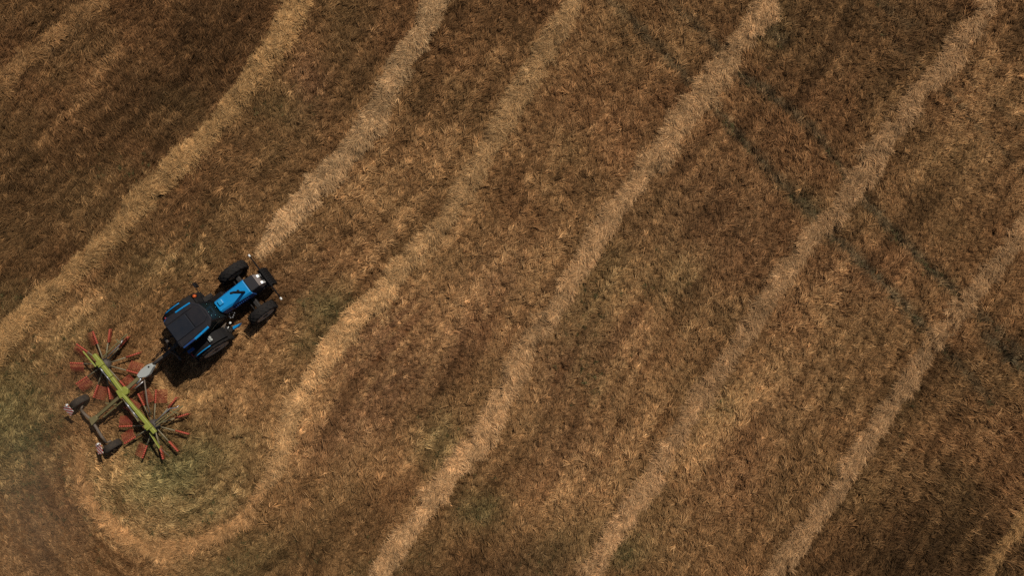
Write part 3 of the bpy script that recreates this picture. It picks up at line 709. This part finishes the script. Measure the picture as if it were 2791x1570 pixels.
for pts, w in (([(-0.27, -0.635, 2.625), (0.25, -0.62, 2.64)], 0.07), ([(-0.30, 0.545, 2.60), (-0.08, 0.60, 2.62)], 0.06)):
    m = MB(); m.beam(pts[0], pts[1], w, 0.06, 0.015); m.build('roof_trim', M_BLUE2, roof)
# fenders
for sy in (-1, 1):
    m = MB(); n = 12
    for i in range(n):
        a0, a1 = R(25 + 125 * i / n), R(25 + 125 * (i + 1) / n); r0, r1 = RW + 0.08, RW + 0.115
        y0, y1 = sorted((sy * 0.60, sy * 1.0))
        q = lambda r_, a_, y_: (r_ * math.cos(a_), y_, RW + r_ * math.sin(a_))
        m.hexa([q(r0, a0, y0), q(r0, a0, y1), q(r0, a1, y1), q(r0, a1, y0)], [q(r1, a0, y0), q(r1, a0, y1), q(r1, a1, y1), q(r1, a1, y0)])
    fd = m.build('rear_fender', M_BLACK, TR)
    m = MB(); m.tube([((RW + .13) * math.cos(a), sy * 0.995, RW + (RW + .13) * math.sin(a)) for a in np.linspace(R(75), R(118), 7)], 0.022, 6)
    m.build('fender_trim', M_BLUE, fd)
    m = MB(); m.box(-0.56, -0.28, sy * 0.72 - 0.06, sy * 0.72 + 0.06, 1.80, 1.86, 0.02); m.build('rear_lamp_bracket', M_BLUE2, TR)
    m = MB(); m.box(-0.60, -0.54, sy * 0.86 - 0.06, sy * 0.86 + 0.06, 1.55, 1.63, 0.015); m.build('tail_lamp', mat('tail_red', (0.2, 0.01, 0.01), 0.3), TR)
m = MB()
for dy in (-0.05, 0.05):
    m.tube([(0.40, -0.80 + dy, 1.83), (0.46, -0.80 + dy, 1.85)], 0.05, 10)
m.box(0.34, 0.41, -0.90, -0.70, 1.79, 1.86, 0.01)
m.build('work_lamp', M_COVER, TR)
for y in (1.12, -1.02):
    m = MB(); sg = 1 if y > 0 else -1
    m.tube([(1.14, sg * 0.42, 2.05), (1.20, sg * 0.75, 2.10), (1.22, y, 2.10)], 0.014, 6); m.box(1.19, 1.26, y - 0.10, y + 0.10, 1.80, 2.12, 0.025)
    if y > 0: mr = m.build('wing_mirror', M_BLACK, TR)
    else: m.bm.free()
m = MB(); m.box(1.183, 1.188, 1.04, 1.20, 1.83, 2.09); m.build('mirror_glass', M_STEEL, mr)
m = MB(); m.tube([(1.04, 0.44, 2.2), (1.03, 0.74, 2.16)], 0.014, 6); st = m.build('lamp_stalk', M_BLACK, TR)
m = MB(); m.tube([(1.02, 0.76, 2.12), (1.02, 0.76, 2.22), (1.02, 0.76, 2.25)], [0.065, 0.065, 0.04], 12); m.build('amber_lamp', M_AMBER, st)
# fuel tank, steps and side gear
m = MB(); m.box(0.95, 1.55, 0.32, 0.62, 0.55, 0.98, 0.06); m.build('fuel_tank', M_BLACK, TR)
m = MB()
for k in range(3): m.box(0.72, 1.02, 0.60 + 0.05 * (2 - k), 0.80 + 0.05 * (2 - k), 0.45 + 0.25 * k, 0.48 + 0.25 * k, 0.008)
m.tube([(0.72, 0.68, 1.0), (0.72, 0.78, 0.42)], 0.015, 6); m.tube([(1.02, 0.68, 1.0), (1.02, 0.78, 0.42)], 0.015, 6)
m.build('step', M_IRON, TR)
m = MB()
for k in range(3): m.box(0.62, 0.90, -0.80 - 0.04 * (2 - k), -0.60 - 0.04 * (2 - k), 0.45 + 0.25 * k, 0.48 + 0.25 * k, 0.008)
m.tube([(0.62, -0.66, 1.0), (0.62, -0.76, 0.42)], 0.015, 6); m.tube([(0.90, -0.66, 1.0), (0.90, -0.76, 0.42)], 0.015, 6)
m.build('step', M_IRON, TR)
m = MB(); m.hexa([(0.98, -0.88, 0.72), (1.24, -0.90, 0.72), (1.40, -0.84, 0.75), (1.05, -0.74, 0.72)], [(1.0, -0.86, 0.90), (1.22, -0.88, 0.92), (1.38, -0.83, 0.90), (1.06, -0.76, 0.90)], 0.015)
m.build('side_toolbox', M_BLUE, TR)
m = MB(); m.tube([(0.88, -0.74, 1.02), (0.98, -0.70, 1.04)], 0.022, 6); m.build('grab_handle', M_WHITE, TR)
m = MB(); m.tube([(1.06, -0.62, 0.98), (1.13, -0.60, 1.0)], 0.04, 8); m.build('filter_cap', M_WHITE, TR)
for k in range(7):
    m = MB(); a = k * 0.9; m.tube([(1.35 + 0.11 * math.cos(a), -0.42 + 0.1 * math.sin(a), 0.98 + 0.03 * k), (1.37 + 0.11 * math.cos(a + .3), -0.42 + 0.1 * math.sin(a + .3), 1.02 + 0.03 * k)], 0.022, 6)
    m.build('pipe_fitting', M_STEEL, TR)
m = MB()
for k in range(3): m.tube([(0.30 + 0.06 * k, -0.62 - 0.03 * k, 1.30), (0.75 + 0.05 * k, -0.60 - 0.03 * k, 1.22 - 0.03 * k), (1.0, -0.52, 1.05)], 0.014, 6)
m.build('hydraulic_hose', M_TAN, TR)
# hitch
for sy in (-1, 1):
    m = MB(); m.beam((-0.35, sy * 0.28, 0.55), (-1.22, sy * 0.40, 0.62), 0.05, 0.09, 0.012); m.tube([(-0.85, sy * 0.35, 0.62), (-0.55, sy * 0.40, 1.15)], 0.025, 8); m.build('lower_link', M_IRON, TR)
m = MB(); m.tube([(-0.42, 0.0, 1.0), (-1.15, 0.0, 1.05)], 0.03, 8); m.build('top_link', M_IRON, TR)

# ------------------------------------------------------------------ the rotary rake behind it
RK = empty('hay_rake', (-15.66, -4.24, 0.0), HEAD)
tag(RK, 'two-rotor hay rake with lime green beam and red tine arms behind the tractor', 'hay rake')
HUB = ((0.40, 1.22), (0.53, -1.86))
m = MB()
m.beam((0.55, 1.66, 0.98), (0.58, 0.55, 1.0), 0.148, 0.15, 0.02); m.build('beam_arm', M_LIME, RK)
m = MB(); m.beam((0.58, 0.53, 1.0), (0.58, -0.16, 1.0), 0.14, 0.15, 0.02); m.build('beam_arm', M_LIME, RK)
m = MB(); m.beam((0.53, -0.22, 1.0), (0.58, -1.10, 0.98), 0.115, 0.14, 0.02); m.build('beam_arm', M_LIME, RK)
m = MB(); m.beam((0.58, -1.08, 0.98), (0.645, -2.20, 0.97), 0.148, 0.15, 0.02); m.build('beam_arm', M_LIME, RK)
m = MB(); m.beam((0.42, 0.85, 0.93), (0.47, -0.05, 0.95), 0.07, 0.08, 0.015); m.beam((0.46, -0.30, 0.95), (0.40, -1.45, 0.93), 0.07, 0.08, 0.015); m.build('beam_brace', M_OLIVE, RK)
m = MB(); m.prism([(0.36, -0.34), (0.72, -0.36), (0.86, -0.20), (0.76, -0.03), (0.40, 0.0)], 0.86, 1.06, 0.03); m.build('centre_frame', M_LIME, RK)
for x, y in ((0.56, 1.22), (0.61, -1.84)):
    m = MB(); m.box(x - 0.12, x + 0.12, y - 0.12, y + 0.12, 0.98, 1.11, 0.02); m.tube([(x - .05, y, 1.1), (x - .05, y, 1.16)], 0.05, 8); m.build('gearbox', M_LIME, RK)
for y0, y1 in ((0.84, 0.42), (-0.88, -1.32)):
    m = MB(); m.tube([(0.43, y0, 0.99), (0.45, y1, 0.99)], 0.022, 8); m.tube([(0.425, y0 + (y0 - y1) * 0.7, 0.98), (0.43, y0, 0.99)], 0.035, 8); m.build('hydraulic_ram', M_STEEL, RK)

def rotor(hx, hy, angles, swing, raised, first):
    m = MB()
    z = 0.46
    ro = empty('rotor', (hx, hy, 0)); ro.parent = RK
    m.bm.free()
    h = MB()
    prev = [(0.24, -0.05), (0.24, 0.05), (0.20, 0.12), (0.12, 0.2), (0.10, 0.44)]
    n = 24; b = h.bm; rings = []
    for rr, zz in prev:
        rings.append([b.verts.new((rr * math.cos(2 * math.pi * k / n), rr * math.sin(2 * math.pi * k / n), z + zz)) for k in range(n)])
    for r0, r1 in zip(rings[:-1], rings[1:]):
        for k in range(n): b.faces.new((r0[k], r0[(k + 1) % n], r1[(k + 1) % n], r1[k]))
    b.faces.new(rings[0][::-1]); b.faces.new(rings[-1])
    h.build('rotor_hub', M_DKGREY, ro)
    for ang, up in zip(angles, raised):
        a = R(ang) - HEAD
        d = Vector((math.cos(a), math.sin(a), 0)); t = Vector((-math.sin(a), math.cos(a), 0)) * swing
        m = MB(); m.mi = 0
        m.tube([d * 0.18 + Vector((0, 0, z)), d * 0.86 + Vector((0, 0, z - 0.02))], 0.025, 8)
        m.mi = 1
        m.tube([d * 0.86 + Vector((0, 0, z - 0.02)), d * 1.40 + Vector((0, 0, z - 0.03))], 0.032 if not up else 0.026, 8)
        for k in range(7):                                          # double tines, sprung from a coil on the arm
            s = 0.89 + k * 0.078
            m.tube([d * (s - 0.015) + Vector((0, 0, z - 0.03)), d * (s + 0.04) + Vector((0, 0, z - 0.03))], 0.038, 8)
            for e in (0.0, 0.036):
                p = d * (s + e) + Vector((0, 0, z - 0.04))
                if up: tip = p + t * 0.40 + Vector((0, 0, -0.14)); mid = p + t * 0.2 + Vector((0, 0, -0.04))
                else: tip = p + t * 0.08 + Vector((0, 0, -0.38)); mid = p + t * 0.02 + Vector((0, 0, -0.2))
                m.tube([p, mid, tip], 0.0070, 5)
        m.build('tine_arm', [M_ARM, M_RED], ro)
A_ANG = [18.6, 50.5, 83, 111, 145, 178, 214, 250, 277.6, 311, 344]
rotor(*HUB[0], A_ANG, 1, [0, 0, 0, 1, 1, 1, 1, 1, 0, 1, 1], 0)
B_ANG = [117.6, 87.5, 51.3, 18.4, -14.9, -48.4, -75.9, -110, 212, 182.6, 150]
rotor(*HUB[1], B_ANG, -1, [1, 1, 0, 0, 0, 0, 0, 1, 1, 1, 1], 0)
# front guards of both rotors
for pts in (([(0.77, 1.34, 0.72), (1.47, 1.45, 0.70), (1.66, 1.55, 0.66)]), ([(0.77, -1.81, 0.72), (1.53, -1.74, 0.70), (1.75, -1.86, 0.68), (1.87, -1.85, 0.66)])):
    m = MB(); m.tube(pts, 0.022, 8); m.build('guard_pipe', M_STEEL, RK)
m = MB(); m.beam((0.66, 1.42, 0.80), (1.94, 1.60, 0.74), 0.045, 0.05, 0.008); m.beam((1.49, 1.68, 0.77), (1.53, 1.42, 0.77), 0.045, 0.04, 0.008); m.build('guard_bar', M_OLIVE, RK)
m = MB(); m.beam((0.76, -1.98, 0.80), (2.03, -1.96, 0.74), 0.05, 0.05, 0.008); m.beam((1.53, -1.80, 0.77), (1.72, -2.12, 0.77), 0.045, 0.04, 0.008); m.beam((0.78, -1.88, 0.76), (1.45, -1.86, 0.74), 0.05, 0.04, 0.008); m.build('guard_bar', M_OLIVE, RK)
m = MB(); m.beam((0.19, 2.06, 0.82), (0.23, 1.25, 0.80), 0.05, 0.05, 0.01); m.build('outer_guard_bar', M_LIME, RK)
m = MB(); m.beam((0.40, -2.06, 0.80), (0.35, -2.76, 0.80), 0.045, 0.05, 0.01); m.build('outer_guard_bar', M_LIME, RK)
m = MB(); m.tube([(0.34, -2.78, 0.76), (0.42, -3.25, 0.70)], 0.012, 6); m.build('outer_guard_pipe', M_TAN, RK)
m = MB(); m.tube([(1.48, -0.26, 0.86), (0.98, -1.10, 0.80), (0.81, -1.44, 0.72)], 0.03, 8); m.build('linkage_rod', M_TAN, RK)
# drawbar, cover, drive shaft
m = MB(); m.beam((0.66, -0.19, 0.98), (1.42, -0.10, 0.96), 0.14, 0.12, 0.02); m.build('drawbar', M_OLIVE, RK)
m = MB(); m.tube([(1.16, -0.22, 0.90), (1.44, -0.16, 0.92)], 0.05, 10); m.tube([(0.95, -0.33, 0.86), (1.4, -0.30, 0.88)], 0.022, 8); m.build('drive_joint', M_STEEL, RK)
m = MB()
cov = [(2.17, 0.07), (2.19, -0.10), (1.82, -0.27), (1.65, -0.265), (1.40, -0.13), (1.40, 0.02), (1.68, 0.115), (2.0, 0.12)]
m.hexa([(x, y, 0.88) for x, y in cov], [(1.8 + (x - 1.8) * 0.93, -0.06 + (y + 0.06) * 0.9, 1.06) for x, y in cov], 0.02)
cv = m.build('shaft_cover', M_COVER, RK)
m = MB(); m.tube([(2.0, -0.005, 1.03), (2.0, -0.005, 1.075)], 0.035, 12); m.build('cover_plug', M_BLACK, cv)
m = MB(); m.tube([(2.12, 0.0, 0.95), (2.6, 0.03, 0.92), (2.95, 0.05, 0.90), (3.9, 0.1, 0.8)], 0.06, 10); m.build('drive_shaft', M_DKGREY, RK)
m = MB(); m.beam((1.4, -0.02, 0.86), (3.0, 0.06, 0.72), 0.12, 0.12, 0.02); m.beam((3.0, -0.45, 0.66), (3.0, 0.60, 0.66), 0.10, 0.10, 0.02)
m.beam((3.02, -0.3, 0.66), (3.05, 0.02, 1.2), 0.07, 0.07, 0.01); m.beam((3.02, 0.4, 0.66), (3.05, 0.1, 1.2), 0.07, 0.07, 0.01)
m.build('headstock', M_DKGREY, RK)
m = MB()
for k in range(3): m.tube([(3.0, 0.12 + 0.05 * k, 1.05), (2.6, 0.12 + 0.04 * k, 1.08), (2.2, 0.10 + 0.03 * k, 0.95)], 0.014, 6)
m.build('hydraulic_hose', M_BLACK, RK)
# rear carriage
m = MB(); m.beam((0.42, -0.24, 0.92), (-0.92, -0.30, 0.72), 0.12, 0.10, 0.02); m.beam((0.02, -0.40, 0.84), (-0.28, -0.10, 0.82), 0.05, 0.05, 0.01); m.beam((0.30, -0.42, 0.82), (-0.75, -0.46, 0.66), 0.05, 0.05, 0.01); m.build('rear_beam', M_OLIVE, RK)
m = MB(); m.prism([(-0.90, -0.24), (-1.22, -0.17), (-1.30, -0.48), (-0.95, -0.42)], 0.62, 0.78, 0.02); m.build('rear_block', M_OLIVE, RK)
m = MB(); m.tube([(-1.45, 0.36, 0.42), (-1.36, 0.1, 0.56), (-1.25, -0.26, 0.62), (-1.27, -0.60, 0.62), (-1.34, -0.98, 0.56), (-1.42, -1.30, 0.42)], 0.055, 10)
m.tube([(-1.44, 0.36, 0.42), (-1.33, 0.46, 0.36)], 0.04, 8); m.tube([(-1.42, -1.30, 0.42), (-1.25, -1.34, 0.36)], 0.04, 8)
m.build('carriage_axle', M_TAN, RK)
for y in (0.64, -1.55):
    w = MB(); hw = 0.14; rr = 0.36
    w.lathe([(0.20, -hw * .8), (0.22, -hw * .95), (0.30, -hw), (rr - .02, -hw * .85), (rr, -hw * .5), (rr, hw * .5), (rr - .02, hw * .85), (0.30, hw), (0.22, hw * .95), (0.20, hw * .8)], (0, 0, 0), 32)
    for k in range(-2, 3): w.lathe([(rr - 0.01, k * .04 - .012), (rr + .008, k * .04 - .008), (rr + .008, k * .04 + .008), (rr - 0.01, k * .04 + .012)], (0, 0, 0), 32)
    t = w.build('carriage_wheel', mat('dusty_rubber', (0.030, 0.027, 0.025), 0.85, spec=0.2, noise=0.5, nscale=8), RK, (-1.33, y, 0.37))
    r_ = MB(); r_.lathe([(0, .05), (0.09, .05), (0.12, .02), (0.19, .03), (0.21, .11), (0.21, -.11), (0.19, -.03), (0.12, -.02), (0, -.05)], (0, 0, 0), 24); r_.build('rim', M_RED, t)
for (x, y, rz) in ((-1.60, 0.54, 0.15), (-1.53, -1.39, -0.35)):
    m = MB(); m.box(-0.18, 0.18, -0.21, 0.21, -0.008, 0.008, 0.004)
    m.build('warning_board', M_BOARD, RK, (x, y, 0.86), (0.0, R(-32), rz))
    m = MB(); m.tube([(x + 0.1, y, 0.5), (x + 0.04, y, 0.84)], 0.016, 6); m.build('board_bracket', M_DKGREY, RK)
    m = MB(); m.box(x + 0.07, x + 0.16, y + 0.13, y + 0.20, 0.93, 0.97, 0.01); m.build('marker_lamp', M_WHITE, RK)

# ------------------------------------------------------------------ dust hanging behind the rake
def dust(px, py, z, sx, sy, sz, dens):
    m = bpy.data.materials.new('dust'); m.use_nodes = True; nt = m.node_tree; nt.nodes.clear()
    out = nt.nodes.new('ShaderNodeOutputMaterial'); pv = nt.nodes.new('ShaderNodeVolumePrincipled')
    pv.inputs['Color'].default_value = (0.98, 0.70, 0.46, 1); pv.inputs['Anisotropy'].default_value = 0.2
    tc = nt.nodes.new('ShaderNodeTexCoord'); ln = nt.nodes.new('ShaderNodeVectorMath'); ln.operation = 'LENGTH'
    mr = nt.nodes.new('ShaderNodeMapRange'); mr.interpolation_type = 'SMOOTHSTEP'
    mr.inputs['From Min'].default_value = 1.0; mr.inputs['From Max'].default_value = 0.1; mr.inputs['To Min'].default_value = 0; mr.inputs['To Max'].default_value = dens
    nz = nt.nodes.new('ShaderNodeTexNoise'); nz.inputs['Scale'].default_value = 2.2; nz.inputs['Detail'].default_value = 3
    m2 = nt.nodes.new('ShaderNodeMapRange'); m2.inputs['From Min'].default_value = 0.35; m2.inputs['From Max'].default_value = 0.7; m2.inputs['To Min'].default_value = 0.25; m2.inputs['To Max'].default_value = 1.5
    mu = nt.nodes.new('ShaderNodeMath'); mu.operation = 'MULTIPLY'
    L = nt.links.new
    L(tc.outputs['Object'], ln.inputs[0]); L(ln.outputs['Value'], mr.inputs['Value']); L(tc.outputs['Object'], nz.inputs['Vector']); L(nz.outputs['Fac'], m2.inputs['Value'])
    L(mr.outputs['Result'], mu.inputs[0]); L(m2.outputs['Result'], mu.inputs[1]); L(mu.outputs[0], pv.inputs['Density']); L(pv.outputs[0], out.inputs['Volume'])
    b = MB(); b.ball((0, 0, 0), 1.0)
    o = b.build('dust_cloud', m); x, y = dxy(px, py); o.location = (x, y, z); o.scale = (sx, sy, sz)
    return tag(o, kind='stuff')
dust(120, 1260, 0.9, 3.4, 4.6, 1.5, 0.15)
dust(230, 1000, 0.7, 2.6, 2.4, 1.0, 0.08)
